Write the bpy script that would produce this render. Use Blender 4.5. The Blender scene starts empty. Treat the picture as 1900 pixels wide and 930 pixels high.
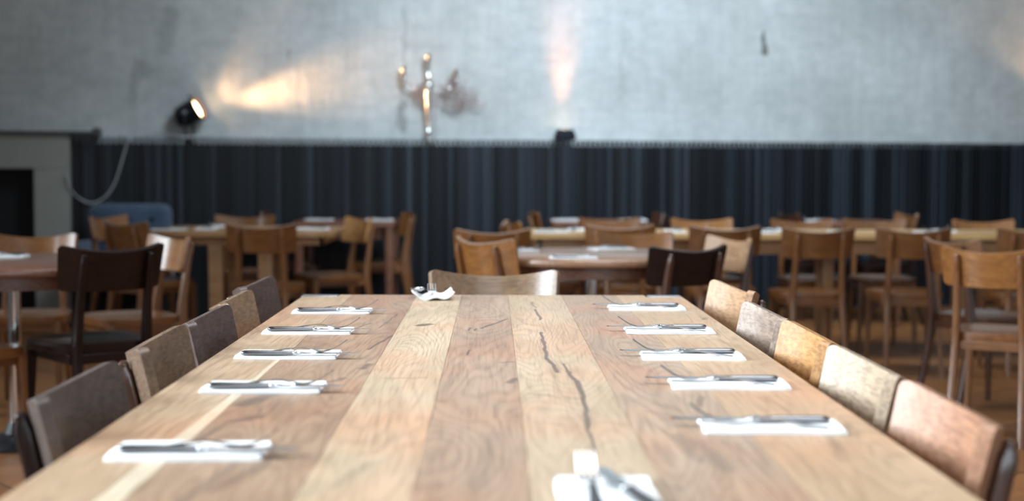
import bpy, bmesh, math, random
from mathutils import Vector, Matrix
random.seed(7)
S = bpy.context.scene
C = S.collection
PI = math.pi

# ------------------------------------------------------------------ camera
cam_d = bpy.data.cameras.new('camera')
cam = bpy.data.objects.new('camera', cam_d); C.objects.link(cam)
cam_d.sensor_width = 36.0
cam_d.lens = 2740.0 / 1900.0 * 36.0
cam_d.clip_start = 0.05
YAW, PITCH, ROLL = math.radians(0.73), math.radians(3.175), math.radians(0.17)
cam.location = (0, 0, 1.14)
cam.rotation_euler = (Matrix.Rotation(-YAW, 3, 'Z') @ Matrix.Rotation(PI/2 - PITCH, 3, 'X') @ Matrix.Rotation(ROLL, 3, 'Z')).to_euler()
cam_d.dof.use_dof = True
cam_d.dof.focus_distance = 3.35
cam_d.dof.aperture_fstop = 2.5
S.camera = cam

# ------------------------------------------------------------------ colour management and light
S.view_settings.view_transform = 'Standard'
S.view_settings.look = 'None'
S.view_settings.gamma = 1.0
S.view_settings.use_curve_mapping = False
S.view_settings.exposure = 0.28

W = bpy.data.worlds.new('world'); S.world = W
W.use_nodes = True
W.node_tree.nodes['Background'].inputs[0].default_value = (0.62, 0.78, 1.0, 1)
W.node_tree.nodes['Background'].inputs[1].default_value = 0.12

def lamp(name, kind, loc, aim, energy, color, **kw):
    d = bpy.data.lights.new(name, kind); d.energy = energy; d.color = color
    for k, v in kw.items(): setattr(d, k, v)
    o = bpy.data.objects.new(name, d); C.objects.link(o)
    o.location = loc
    o.rotation_euler = (Vector(aim) - Vector(loc)).to_track_quat('-Z', 'Y').to_euler()
    return o
DAY = (0.80, 0.92, 1.0)
# daylight from the left windows and the table skylight, then added fill lamps
for k, y in enumerate((0.6, 3.4, 6.2)):
    lamp('window_daylight', 'AREA', (-4.93, y, 2.5), (0, y-0.3, 1.6), (230, 150, 60)[k], DAY, shape='RECTANGLE', size=1.8, size_y=2.4, spread=math.radians(110))
lamp('skylight_and_fill', 'AREA', (0.6, 3.6, 4.93), (0.6, 3.2, 0), 80, (0.95, 0.97, 1.0), shape='RECTANGLE', size=3.0, size_y=4.0, spread=math.radians(105))
lamp('skylight_and_fill', 'AREA', (1.6, 7.4, 4.90), (1.2, 11.9, 1.3), 104, (0.72, 0.87, 1.0), shape='RECTANGLE', size=2.8, size_y=1.6, spread=math.radians(92))  # added lamp, tilted to throw a bright pool on the back wall
lamp('skylight_and_fill', 'AREA', (0.8, 8.0, 4.93), (0.8, 8.0, 0), 50, DAY, shape='RECTANGLE', size=2.4, size_y=1.0, spread=math.radians(110))  # added overhead fill to whiten the rear tables and napkins
lamp('front_fill', 'AREA', (1.2, -2.93, 2.2), (1.2, 3, 1.5), 110, DAY, shape='RECTANGLE', size=4.0, size_y=2.6)  # unseen fill added from the camera side for the rear chair backs

# ------------------------------------------------------------------ materials
def nt(name):
    m = bpy.data.materials.new(name); m.use_nodes = True
    t = m.node_tree; b = t.nodes['Principled BSDF']
    return m, t, b
def N(t, kind, **kw):
    n = t.nodes.new(kind)
    for k, v in kw.items(): setattr(n, k, v)
    return n
def L(t, a, b): t.links.new(a, b)
def setin(n, **kw):
    for k, v in kw.items(): n.inputs[k.replace('_', ' ')].default_value = v
def ramp(t, fac, stops):
    r = N(t, 'ShaderNodeValToRGB'); e = r.color_ramp.elements
    while len(e) < len(stops): e.new(0.5)
    for i, (p, c) in enumerate(stops):
        e[i].position = p; e[i].color = (*c, 1)
    L(t, fac, r.inputs[0]); return r.outputs[0]
def mixc(t, a, b, fac, mode='MIX'):
    m = N(t, 'ShaderNodeMix', data_type='RGBA', blend_type=mode)
    for sock, v in ((m.inputs[0], fac), (m.inputs[6], a), (m.inputs[7], b)):
        if hasattr(v, 'links'): L(t, v, sock)
        elif isinstance(v, (int, float)): sock.default_value = v
        else: sock.default_value = (*v, 1)
    return m.outputs[2]
def math_(t, op, a, b=None, clamp=False):
    m = N(t, 'ShaderNodeMath', operation=op, use_clamp=clamp)
    for i, v in enumerate((a, b)):
        if v is None: continue
        if hasattr(v, 'links'): L(t, v, m.inputs[i])
        else: m.inputs[i].default_value = v
    return m.outputs[0]
def noise(t, vec, scale, detail=4, rough=0.55, dist=0.0):
    n = N(t, 'ShaderNodeTexNoise'); setin(n, Scale=scale, Detail=detail, Roughness=rough, Distortion=dist)
    L(t, vec, n.inputs['Vector']); return n.outputs[0]
def mapping(t, vec, scale=(1,1,1), rot=(0,0,0), loc=(0,0,0)):
    m = N(t, 'ShaderNodeMapping'); setin(m, Scale=scale, Rotation=rot, Location=loc)
    L(t, vec, m.inputs[0]); return m.outputs[0]
def bump(t, b, h, strength, dist=0.01):
    n = N(t, 'ShaderNodeBump'); setin(n, Strength=strength, Distance=dist)
    L(t, h, n.inputs['Height']); L(t, n.outputs[0], b.inputs['Normal'])
def objcoord(t, rnd=True):
    tc = N(t, 'ShaderNodeTexCoord')
    if not rnd: return tc.outputs['Object']
    oi = N(t, 'ShaderNodeObjectInfo')
    v = N(t, 'ShaderNodeVectorMath', operation='SCALE'); v.inputs[0].default_value = (7.3, 3.1, 5.7)
    L(t, oi.outputs['Random'], v.inputs['Scale'])
    a = N(t, 'ShaderNodeVectorMath', operation='ADD'); L(t, tc.outputs['Object'], a.inputs[0]); L(t, v.outputs[0], a.inputs[1])
    return a.outputs[0]
def plain(name, col, rough=0.5, metal=0.0, spec=0.5, emit=None, es=0.0):
    m, t, b = nt(name)
    v = objcoord(t)
    n = noise(t, v, 9.0, 3)
    c = mixc(t, [x*0.88 for x in col], [min(1, x*1.1) for x in col], n)
    L(t, c, b.inputs['Base Color'])
    setin(b, Roughness=rough, Metallic=metal); b.inputs['Specular IOR Level'].default_value = spec
    if emit: b.inputs['Emission Color'].default_value = (*emit, 1); b.inputs['Emission Strength'].default_value = es
    return m
def wood(name, c1, c2, axis='X', rough=0.35, grain=1.0, coat=0.25, fine=0.28, rings=0.12, rnd=True):
    m, t, b = nt(name)
    v = objcoord(t, rnd)
    st = {'X': (1.5, 15, 15), 'Y': (15, 1.5, 15), 'Z': (15, 15, 1.5)}[axis]
    a = noise(t, mapping(t, v, st), 1.6*grain, 4, 0.55, 0.6)
    w = N(t, 'ShaderNodeTexWave', wave_type='RINGS', rings_direction='Z' if axis != 'Z' else 'X')
    setin(w, Scale=1.6*grain, Distortion=7.0, Detail=3.0); w.inputs['Detail Scale'].default_value = 1.2
    L(t, mapping(t, v, st, loc=(0.3, 0.2, 0.1)), w.inputs['Vector'])
    f = math_(t, 'ADD', math_(t, 'MULTIPLY', a, 1.0-rings), math_(t, 'MULTIPLY', w.outputs['Fac'], rings))
    col = ramp(t, f, [(0.25, c1), (0.75, c2)])
    fs = {'X': (6, 160, 160), 'Y': (160, 6, 160), 'Z': (160, 160, 6)}[axis]
    fn = noise(t, mapping(t, v, fs), 1.0, 2, 0.6)
    fr = ramp(t, fn, [(0.36, (1-fine,)*3), (0.56, (1, 1, 1))])
    col = mixc(t, col, fr, 1.0, 'MULTIPLY')
    L(t, col, b.inputs['Base Color'])
    rg = math_(t, 'ADD', math_(t, 'MULTIPLY', fn, 0.15), rough - 0.07)
    L(t, rg, b.inputs['Roughness'])
    b.inputs['Coat Weight'].default_value = coat; b.inputs['Coat Roughness'].default_value = 0.16
    bump(t, b, fn, 0.15, 0.002)
    return m

def seg_mask(t, pos, segs, wob):
    """Union of soft capsules (ax, ay, bx, by, half width, strength) in the surface's own plane."""
    out = None
    for ax, ay, bx, by, w, s in segs:
        d = Vector((bx-ax, by-ay, 0)); l2 = max(d.length_squared, 1e-6)
        pa = N(t, 'ShaderNodeVectorMath', operation='SUBTRACT'); L(t, pos, pa.inputs[0]); pa.inputs[1].default_value = (ax, ay, 0)
        dt = N(t, 'ShaderNodeVectorMath', operation='DOT_PRODUCT'); L(t, pa.outputs[0], dt.inputs[0]); dt.inputs[1].default_value = d
        h = math_(t, 'DIVIDE', dt.outputs['Value'], l2, True)
        sc = N(t, 'ShaderNodeVectorMath', operation='SCALE'); sc.inputs[0].default_value = d; L(t, h, sc.inputs['Scale'])
        df = N(t, 'ShaderNodeVectorMath', operation='DISTANCE'); L(t, pa.outputs[0], df.inputs[0]); L(t, sc.outputs[0], df.inputs[1])
        mr = N(t, 'ShaderNodeMapRange', interpolation_type='SMOOTHSTEP'); L(t, df.outputs['Value'], mr.inputs[0])
        setin(mr, From_Min=w*0.35, From_Max=w, To_Min=s, To_Max=0.0)
        out = mr.outputs[0] if out is None else math_(t, 'MAXIMUM', out, mr.outputs[0])
    return out

def plank(name, c1, c2, segs, seed, dark=(0.10, 0.065, 0.05), rings=0.3):
    m, t, b = nt(name)
    tc = N(t, 'ShaderNodeTexCoord'); v0 = tc.outputs['Object']
    flat = N(t, 'ShaderNodeVectorMath', operation='MULTIPLY'); L(t, v0, flat.inputs[0]); flat.inputs[1].default_value = (1, 1, 0)
    v = mapping(t, flat.outputs[0], loc=(seed*1.37, seed*2.11, seed*0.7))
    big = noise(t, mapping(t, v, (7, 1.1, 1)), 1.3, 3, 0.55, 0.8)
    # cathedral grain: contour lines of a stretched noise field
    fld = noise(t, mapping(t, v, (6.0, 0.85, 1)), 1.0, 1.5, 0.5, 0.35)
    ln = math_(t, 'SINE', math_(t, 'MULTIPLY', fld, 190.0))
    ln = math_(t, 'MULTIPLY', math_(t, 'ADD', ln, 1.0), 0.5)
    ln = math_(t, 'POWER', ln, 2.0)
    col = ramp(t, big, [(0.28, c1), (0.72, c2)])
    col = mixc(t, col, [x*0.66 for x in c1], math_(t, 'MULTIPLY', ln, rings))
    fn = noise(t, mapping(t, v, (230, 7, 1)), 1.0, 2, 0.6)
    fr = ramp(t, fn, [(0.34, (0.70, 0.66, 0.62)), (0.52, (1, 1, 1))])
    col = mixc(t, col, fr, 0.8, 'MULTIPLY')
    rb = noise(t, mapping(t, v, (3, 1.6, 1)), 1.4, 2)
    col = mixc(t, col, mixc(t, col, (1.08, 0.86, 0.78), 1.0, 'MULTIPLY'), ramp(t, rb, [(0.45, (0,0,0)), (0.7, (1,1,1))]))
    if segs:
        wob = N(t, 'ShaderNodeTexNoise'); setin(wob, Scale=1.0, Detail=3.0); L(t, mapping(t, v, (30, 11, 1)), wob.inputs['Vector'])
        o1 = N(t, 'ShaderNodeVectorMath', operation='SUBTRACT'); L(t, wob.outputs['Color'], o1.inputs[0]); o1.inputs[1].default_value = (0.5, 0.5, 0.5)
        o2 = N(t, 'ShaderNodeVectorMath', operation='MULTIPLY'); L(t, o1.outputs[0], o2.inputs[0]); o2.inputs[1].default_value = (0.015, 0.05, 0)
        o3 = N(t, 'ShaderNodeVectorMath', operation='ADD'); L(t, o2.outputs[0], o3.inputs[0]); L(t, flat.outputs[0], o3.inputs[1])
        mk = seg_mask(t, o3.outputs[0], segs, 0)
        col = mixc(t, col, dark, mk)
    L(t, col, b.inputs['Base Color'])
    L(t, math_(t, 'ADD', math_(t, 'MULTIPLY', fn, 0.12), 0.33), b.inputs['Roughness'])
    b.inputs['Specular IOR Level'].default_value = 0.5
    bump(t, b, fn, 0.10, 0.001)
    return m

M = {}
CHAIR = {
 'oak':      ((0.135, 0.050, 0.014), (0.250, 0.098, 0.028)),
 'amber':    ((0.210, 0.080, 0.020), (0.380, 0.158, 0.042)),
 'walnut':   ((0.050, 0.018, 0.009), (0.092, 0.034, 0.017)),
 'espresso': ((0.011, 0.005, 0.004), (0.022, 0.010, 0.008)),
 'dusky':    ((0.050, 0.034, 0.028), (0.095, 0.066, 0.054)),
 'golden':   ((0.36, 0.160, 0.048), (0.56, 0.290, 0.105)),
 'weathered':((0.22, 0.150, 0.110), (0.38, 0.285, 0.225)),
 'blonde':   ((0.36, 0.262, 0.178), (0.47, 0.355, 0.250)),
 'russet':   ((0.31, 0.145, 0.080), (0.45, 0.240, 0.145)),
 'tan':      ((0.38, 0.205, 0.105), (0.54, 0.330, 0.185)),
 'brown':    ((0.110, 0.066, 0.042), (0.190, 0.120, 0.076)),
 'plum':     ((0.060, 0.038, 0.034), (0.110, 0.070, 0.062)),
 'honey':    ((0.200, 0.115, 0.060), (0.310, 0.185, 0.100)),
}
def cm(key, axis):
    n = key + '_' + axis
    near = key in ('weathered', 'blonde', 'russet', 'golden', 'tan', 'dusky', 'plum', 'brown', 'honey')
    if n not in M: M[n] = wood('%s wood grain %s' % (key, axis), *CHAIR[key], axis=axis, rough=0.45 if near else 0.36, grain=1.3,
                               coat=0.12 if near and key != 'honey' else (0.15 if key == 'espresso' else 0.9), fine=0.34 if near else 0.28)
    if key == 'espresso': M[n].node_tree.nodes['Principled BSDF'].inputs['Specular IOR Level'].default_value = 0.2
    return M[n]

# ------------------------------------------------------------------ mesh helpers
def box(bm, x0, x1, y0, y1, z0, z1, mat=0, mtx=None):
    vs = [bm.verts.new(Vector(p) if mtx is None else mtx @ Vector(p)) for p in
          ((x0,y0,z0),(x1,y0,z0),(x1,y1,z0),(x0,y1,z0),(x0,y0,z1),(x1,y0,z1),(x1,y1,z1),(x0,y1,z1))]
    for f in ((0,3,2,1),(4,5,6,7),(0,1,5,4),(1,2,6,5),(2,3,7,6),(3,0,4,7)):
        fc = bm.faces.new([vs[i] for i in f]); fc.material_index = mat
def loft(bm, rings, cap=True, close=False):
    rv = [[bm.verts.new(p) for p in r] for r in rings]
    n = len(rings[0]); pairs = list(zip(rv, rv[1:]))
    if close: pairs.append((rv[-1], rv[0]))
    for a, b in pairs:
        for i in range(n):
            j = (i+1) % n
            bm.faces.new((a[i], a[j], b[j], b[i]))
    if cap and not close:
        bm.faces.new(rv[0][::-1]); bm.faces.new(rv[-1])
def tube(bm, pts, rad, n=10, closed=False, flat=1.0, up=(0,0,1)):
    pts = [Vector(p) for p in pts]; rings = []
    up = Vector(up)
    for i, p in enumerate(pts):
        a = pts[i-1] if (i > 0 or closed) else pts[0]
        b = pts[(i+1) % len(pts)] if (i < len(pts)-1 or closed) else pts[-1]
        d = (b-a).normalized()
        u = up if abs(d.dot(up)) < 0.95 else Vector((0, 1, 0))
        s = d.cross(u).normalized(); q = s.cross(d).normalized()
        r = rad[i] if isinstance(rad, (list, tuple)) else rad
        rings.append([p + s*r*math.cos(2*PI*k/n) + q*r*flat*math.sin(2*PI*k/n) for k in range(n)])
    loft(bm, rings, cap=not closed, close=closed)
def lathe(bm, prof, n=32, mtx=None, cap=True):
    rings = []
    for r, z in prof:
        rings.append([(Vector((r*math.cos(2*PI*k/n), r*math.sin(2*PI*k/n), z)) if mtx is None else
                       mtx @ Vector((r*math.cos(2*PI*k/n), r*math.sin(2*PI*k/n), z))) for k in range(n)])
    loft(bm, rings, cap)
def smoothpath(pts, k=6):
    P = [Vector(p) for p in pts]; out = []
    for i in range(len(P)-1):
        a = P[max(i-1, 0)]; b = P[i]; c = P[i+1]; d = P[min(i+2, len(P)-1)]
        for j in range(k):
            s = j/k
            out.append(0.5*((2*b) + (c-a)*s + (2*a-5*b+4*c-d)*s*s + (3*b-a-3*c+d)*s**3))
    out.append(P[-1]); return out
def rrect(cx, cy, w, d, r, n=5):
    out = []
    for sx, sy, a0 in ((1,1,0), (-1,1,90), (-1,-1,180), (1,-1,270)):
        for k in range(n+1):
            a = math.radians(a0 + 90*k/n)
            out.append((cx + sx*(w/2-r) + r*math.cos(a), cy + sy*(d/2-r) + r*math.sin(a)))
    return out
def obj(name, bm, mats, parent=None, bevel=0, smooth=True, seg=2, sub=0, angle=35):
    bmesh.ops.recalc_face_normals(bm, faces=bm.faces)
    me = bpy.data.meshes.new(name); bm.to_mesh(me); bm.free()
    for m in (mats if isinstance(mats, (list, tuple)) else [mats]): me.materials.append(m)
    if smooth:
        me.shade_smooth()
        me.set_sharp_from_angle(angle=math.radians(angle))
    o = bpy.data.objects.new(name, me); C.objects.link(o)
    if parent: o.parent = parent
    if bevel:
        b = o.modifiers.new('bevel', 'BEVEL'); b.width = bevel; b.segments = seg; b.limit_method = 'ANGLE'; b.angle_limit = math.radians(40)
        b.harden_normals = False
    if sub:
        s = o.modifiers.new('sub', 'SUBSURF'); s.levels = sub; s.render_levels = sub
    return o
def tag(o, label=None, cat=None, group=None, kind=None):
    if label: o['label'] = label
    if cat: o['category'] = cat
    if group: o['group'] = group
    if kind: o['kind'] = kind
    return o
def thing(name, label, cat, loc=(0,0,0), rz=0, group=None):
    o = bpy.data.objects.new(name, None); C.objects.link(o)
    o.empty_display_size = 0.1
    o.location = loc; o.rotation_euler = (0, 0, rz)
    return tag(o, label, cat, group)
def dup(root, loc, rot, label, group=None):
    r = root.copy(); C.objects.link(r)
    r.location = loc; r.rotation_euler = rot if isinstance(rot, tuple) else (0, 0, rot)
    r['label'] = label
    if group: r['group'] = group
    for ch in root.children:
        c = ch.copy(); C.objects.link(c); c.parent = r
        for g in ch.children:
            d = g.copy(); C.objects.link(d); d.parent = c
    return r

# ------------------------------------------------------------------ the room
WY = lambda x: 11.1 + 0.2*(x + 2.97)          # line of the back wall
WA = math.atan(0.2)
WD = Vector((math.cos(WA), math.sin(WA), 0)); WN = Vector((math.sin(WA), -math.cos(WA), 0))   # along / out of the wall
def onwall(x, off, z):
    """point standing 'off' metres in front of the back wall, near x"""
    return Vector((x, WY(x), z)) + WN*off

def m_plaster():
    m, t, b = nt('limewashed plaster over brick')
    tc = N(t, 'ShaderNodeTexCoord'); v = tc.outputs['Object']
    a = noise(t, mapping(t, v, (1, 1, 1)), 0.9, 6, 0.6)
    c = noise(t, mapping(t, v, (3.5, 1, 6.0)), 2.2, 6, 0.65)
    e = noise(t, mapping(t, v, (14, 1, 1.5)), 1.2, 4, 0.6)
    col = ramp(t, a, [(0.3, (0.42, 0.44, 0.435)), (0.62, (0.60, 0.625, 0.625))])
    col = mixc(t, col, ramp(t, c, [(0.35, (0.82, 0.83, 0.83)), (0.6, (1.04, 1.03, 1.02))]), 0.8, 'MULTIPLY')
    col = mixc(t, col, ramp(t, e, [(0.35, (0.90, 0.90, 0.89)), (0.6, (1.02, 1.02, 1.02))]), 0.7, 'MULTIPLY')
    br = N(t, 'ShaderNodeTexBrick'); setin(br, Scale=1.0, Mortar_Size=0.012, Mortar_Smooth=1.0)
    br.inputs['Brick Width'].default_value = 0.25; br.inputs['Row Height'].default_value = 0.08
    br.inputs['Color1'].default_value = (1,1,1,1); br.inputs['Color2'].default_value = (0.94,0.94,0.94,1); br.inputs['Mortar'].default_value = (0.86,0.86,0.86,1)
    L(t, mapping(t, v, (1,1,1), (PI/2, 0, 0)), br.inputs['Vector'])
    col = mixc(t, col, br.outputs['Color'], 0.22, 'MULTIPLY')
    # stains, joints and dark marks with a shape of their own: x along the wall, z up
    sw = N(t, 'ShaderNodeVectorMath', operation='ADD')
    sx = N(t, 'ShaderNodeSeparateXYZ'); L(t, v, sx.inputs[0])
    cx = N(t, 'ShaderNodeCombineXYZ'); L(t, sx.outputs[0], cx.inputs[0]); L(t, sx.outputs[2], cx.inputs[1])
    nz = N(t, 'ShaderNodeTexNoise'); setin(nz, Scale=9.0, Detail=4.0); L(t, v, nz.inputs['Vector'])
    o1 = N(t, 'ShaderNodeVectorMath', operation='SUBTRACT'); L(t, nz.outputs['Color'], o1.inputs[0]); o1.inputs[1].default_value = (0.5,0.5,0.5)
    o2 = N(t, 'ShaderNodeVectorMath', operation='MULTIPLY'); L(t, o1.outputs[0], o2.inputs[0]); o2.inputs[1].default_value = (0.16, 0.16, 0)
    L(t, o2.outputs[0], sw.inputs[0]); L(t, cx.outputs[0], sw.inputs[1])
    mk = seg_mask(t, sw.outputs[0], [(2.27, 2.09, 2.26, 2.24, 0.035, 0.85), (-0.74, 1.46, -0.72, 1.62, 0.05, 0.45), (-0.74, 1.6, -0.70, 2.4, 0.025, 0.22),
         (-2.52, 2.05, -2.47, 2.30, 0.09, 0.25), (-2.77, 1.66, -2.70, 1.90, 0.06, 0.22), (-1.60, 2.0, -1.58, 2.03, 0.035, 0.3),
         (4.1, 1.75, 4.12, 1.79, 0.05, 0.15), (1.05, 1.7, 1.06, 2.4, 0.02, 0.18)], 0)
    col = mixc(t, col, (0.09, 0.09, 0.07), mk)
    L(t, col, b.inputs['Base Color']); setin(b, Roughness=0.75)
    hh = math_(t, 'ADD', math_(t, 'MULTIPLY', br.outputs['Fac'], -0.25), math_(t, 'ADD', c, e))
    bump(t, b, hh, 0.35, 0.012)
    return m
PL = m_plaster()
def m_floor():
    m, t, b = nt('worn oak floorboards')
    tc = N(t, 'ShaderNodeTexCoord'); v = mapping(t, tc.outputs['Object'], (1,1,1), (0,0,math.radians(-38)))
    br = N(t, 'ShaderNodeTexBrick'); setin(br, Scale=1.0, Mortar_Size=0.006, Mortar_Smooth=0.3, Bias=0.0)
    br.inputs['Brick Width'].default_value = 0.62; br.inputs['Row Height'].default_value = 0.62; br.offset = 0.0
    br.inputs['Color1'].default_value = (0.22,0.088,0.026,1); br.inputs['Color2'].default_value = (0.31,0.132,0.043,1); br.inputs['Mortar'].default_value = (0.03,0.014,0.008,1)
    L(t, v, br.inputs['Vector'])
    s = N(t, 'ShaderNodeTexBrick'); setin(s, Scale=1.0, Mortar_Size=0.0015, Mortar_Smooth=0.3)
    s.inputs['Brick Width'].default_value = 0.31; s.inputs['Row Height'].default_value = 0.0775
    s.inputs['Color1'].default_value = (1,1,1,1); s.inputs['Color2'].default_value = (0.74,0.72,0.70,1); s.inputs['Mortar'].default_value = (0.5,0.5,0.5,1)
    L(t, v, s.inputs['Vector'])
    n = noise(t, mapping(t, v, (3, 30, 1)), 1.5, 4)
    col = mixc(t, br.outputs['Color'], s.outputs['Color'], 0.7, 'MULTIPLY')
    col = mixc(t, col, ramp(t, n, [(0.3, (0.75,0.72,0.7)), (0.7, (1.15,1.12,1.1))]), 0.8, 'MULTIPLY')
    L(t, col, b.inputs['Base Color'])
    L(t, math_(t, 'ADD', math_(t, 'MULTIPLY', n, 0.2), 0.32), b.inputs['Roughness'])
    bump(t, b, br.outputs['Fac'], 0.2, -0.004)
    return m
FL = m_floor()
M['whitewash'] = plain('whitewashed wall', (0.42, 0.43, 0.43), 0.8)
M['ceiling'] = plain('ceiling paint', (0.32, 0.32, 0.31), 0.9)

XL, XR, YF, ZC = -5.0, 7.0, -3.0, 5.0
bm = bmesh.new(); box(bm, XL-0.2, XR+0.2, YF-0.2, WY(XR)+0.6, -0.1, 0)
tag(obj('floor', bm, FL, smooth=False), kind='structure')
# back wall: its own axis follows the wall so the plaster pattern does too
bm = bmesh.new()
a = onwall(0, 0, 0)
ln0, ln1 = (XL-0.3)/WD.x, (XR+0.3)/WD.x
box(bm, ln0, ln1, 0, 0.25, 0, ZC)
wb = obj('wall_back', bm, PL, smooth=False); wb.location = (0, WY(0), 0); wb.rotation_euler = (0, 0, WA); tag(wb, kind='structure')
def pierced(name, u0, u1, z0, z1, holes, place, mat):
    """wall of boxes around rectangular openings; place(u, t, z) -> point"""
    bm = bmesh.new()
    def bx(a, b_, c, d):
        if b_-a < 1e-4 or d-c < 1e-4: return
        ps = [place(u, t, z) for z in (c, d) for (u, t) in ((a,0),(b_,0),(b_,1),(a,1))]
        vs = [bm.verts.new(p) for p in ps]
        for f in ((0,3,2,1),(4,5,6,7),(0,1,5,4),(1,2,6,5),(2,3,7,6),(3,0,4,7)): bm.faces.new([vs[i] for i in f])
    cur = u0
    for (a, b_, c, d) in holes:
        bx(cur, a, z0, z1); bx(a, b_, z0, c); bx(a, b_, d, z1); cur = b_
    bx(cur, u1, z0, z1)
    return tag(obj(name, bm, mat, smooth=False), kind='structure')
pierced('wall_left', YF, WY(XL), 0, ZC, [(-0.3, 1.5, 1.3, 3.7), (2.5, 4.3, 1.3, 3.7), (5.3, 7.1, 1.3, 3.7)], lambda u, t, z: Vector((XL - 0.15*t, u, z)), M['whitewash'])
pierced('wall_front', XL, XR, 0, ZC, [(-0.8, 3.2, 0.9, 3.5)], lambda u, t, z: Vector((u, YF - 0.15*t, z)), M['whitewash'])
bm = bmesh.new(); box(bm, XR, XR+0.15, YF, WY(XR)+0.2, 0, ZC); tag(obj('wall_right', bm, M['whitewash'], smooth=False), kind='structure')
bm = bmesh.new()
for (x0, x1, y0, y1) in ((XL-0.2, -0.9, YF-0.2, 13.9), (3.0, XR+0.2, YF-0.2, 13.9), (-0.9, 3.0, YF-0.2, 1.6), (-0.9, 3.0, 8.6, 13.9), (-0.9, 3.0, 5.6, 6.0)):
    box(bm, x0, x1, y0, y1, ZC, ZC+0.15)
tag(obj('ceiling', bm, M['ceiling'], smooth=False), kind='structure')
# window frames in the openings (behind the daylight)
M['frame'] = plain('dark window frame', (0.05, 0.05, 0.05), 0.4)
for k, y in enumerate((0.6, 3.4, 6.2)):
    bm = bmesh.new()
    for (ya, yb, za, zb) in ((y-0.9, y-0.85, 1.3, 3.7), (y+0.85, y+0.9, 1.3, 3.7), (y-0.9, y+0.9, 1.3, 1.35), (y-0.9, y+0.9, 3.65, 3.7), (y-0.02, y+0.02, 1.3, 3.7), (y-0.9, y+0.9, 2.5, 2.54)):
        box(bm, XL-0.12, XL-0.08, ya, yb, za, zb)
    tag(obj('window_%d' % (k+1), bm, M['frame'], smooth=False), kind='structure')

# black slatted wainscot with a ledge on top
def m_slat():
    m, t, b = nt('black stained slats')
    tc = N(t, 'ShaderNodeTexCoord'); v = tc.outputs['Object']
    sx = N(t, 'ShaderNodeSeparateXYZ'); L(t, v, sx.inputs[0])
    q = math_(t, 'FLOOR', math_(t, 'DIVIDE', math_(t, 'ADD', sx.outputs[0], 3.13/math.cos(math.atan(0.2))), 0.040))
    wn = N(t, 'ShaderNodeTexWhiteNoise', noise_dimensions='1D'); L(t, q, wn.inputs['W'])
    n = noise(t, mapping(t, v, (3, 1, 0.4)), 1.3, 3)
    f = math_(t, 'ADD', math_(t, 'MULTIPLY', wn.outputs['Value'], 0.6), math_(t, 'MULTIPLY', n, 0.4))
    col = ramp(t, f, [(0.25, (0.003, 0.004, 0.006)), (0.60, (0.014, 0.018, 0.024)), (0.85, (0.038, 0.050, 0.066))])
    L(t, col, b.inputs['Base Color']); setin(b, Roughness=0.5); b.inputs['Specular IOR Level'].default_value = 0.3
    bump(t, b, noise(t, mapping(t, v, (60, 60, 3)), 1.0, 3), 0.3, 0.003)
    return m
SL = m_slat()
LEDGE = 1.362; LB = LEDGE - 0.045
bm = bmesh.new()
s0, s1 = (-3.13)/WD.x, (XR)/WD.x
box(bm, s0, s1, -0.146, 0.0, 0.0, LB)
k = 0; u = s0
while u < s1:
    box(bm, u+0.008, u+0.031, -0.172 - random.random()*0.004, -0.1455, 0.05, LEDGE + random.uniform(-0.002, 0.002)); u += 0.040
box(bm, s0, s1, -0.16, -0.14, 0.0, 0.06)
o = obj('trim_1', bm, SL, smooth=False); o.location = (0, WY(0), 0); o.rotation_euler = (0, 0, WA); tag(o, kind='structure')

# fireplace surround at the left end
M['surround'] = plain('grey plaster surround', (0.30, 0.30, 0.27), 0.8)
M['opening_black'] = plain('flat black opening', (0.004, 0.004, 0.005), 0.8)  # near-black colour for the back of the opening
M['blackmetal'] = plain('black painted metal', (0.012, 0.013, 0.016), 0.35, 0.0)
fp = thing('fireplace', 'pale plaster fireplace surround with a black opening at the left end of the slatted wall', 'fireplace')
fp.location = (0, WY(0), 0); fp.rotation_euler = (0, 0, WA)
bm = bmesh.new()
e0, e1, e2, e3 = -4.95/WD.x, -4.6/WD.x, -3.385/WD.x, -3.135/WD.x
box(bm, e0, e1, -0.25, -0.02, 0, 1.13); box(bm, e2, e3, -0.25, -0.02, 0, 1.13); box(bm, e0, e3, -0.25, -0.02, 1.13, 1.378)
obj('surround', bm, M['surround'], fp, bevel=0.006)
bm = bmesh.new(); box(bm, e1, e2, -0.06, -0.03, 0, 1.13); obj('firebox', bm, M['opening_black'], fp)
bm = bmesh.new(); box(bm, e0, -2.93/WD.x, -0.29, -0.02, 1.379, 1.402); box(bm, -2.975/WD.x, -2.925/WD.x, -0.30, -0.02, 1.372, 1.425)
obj('mantel_shelf', bm, M['blackmetal'], fp, bevel=0.003)

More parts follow.
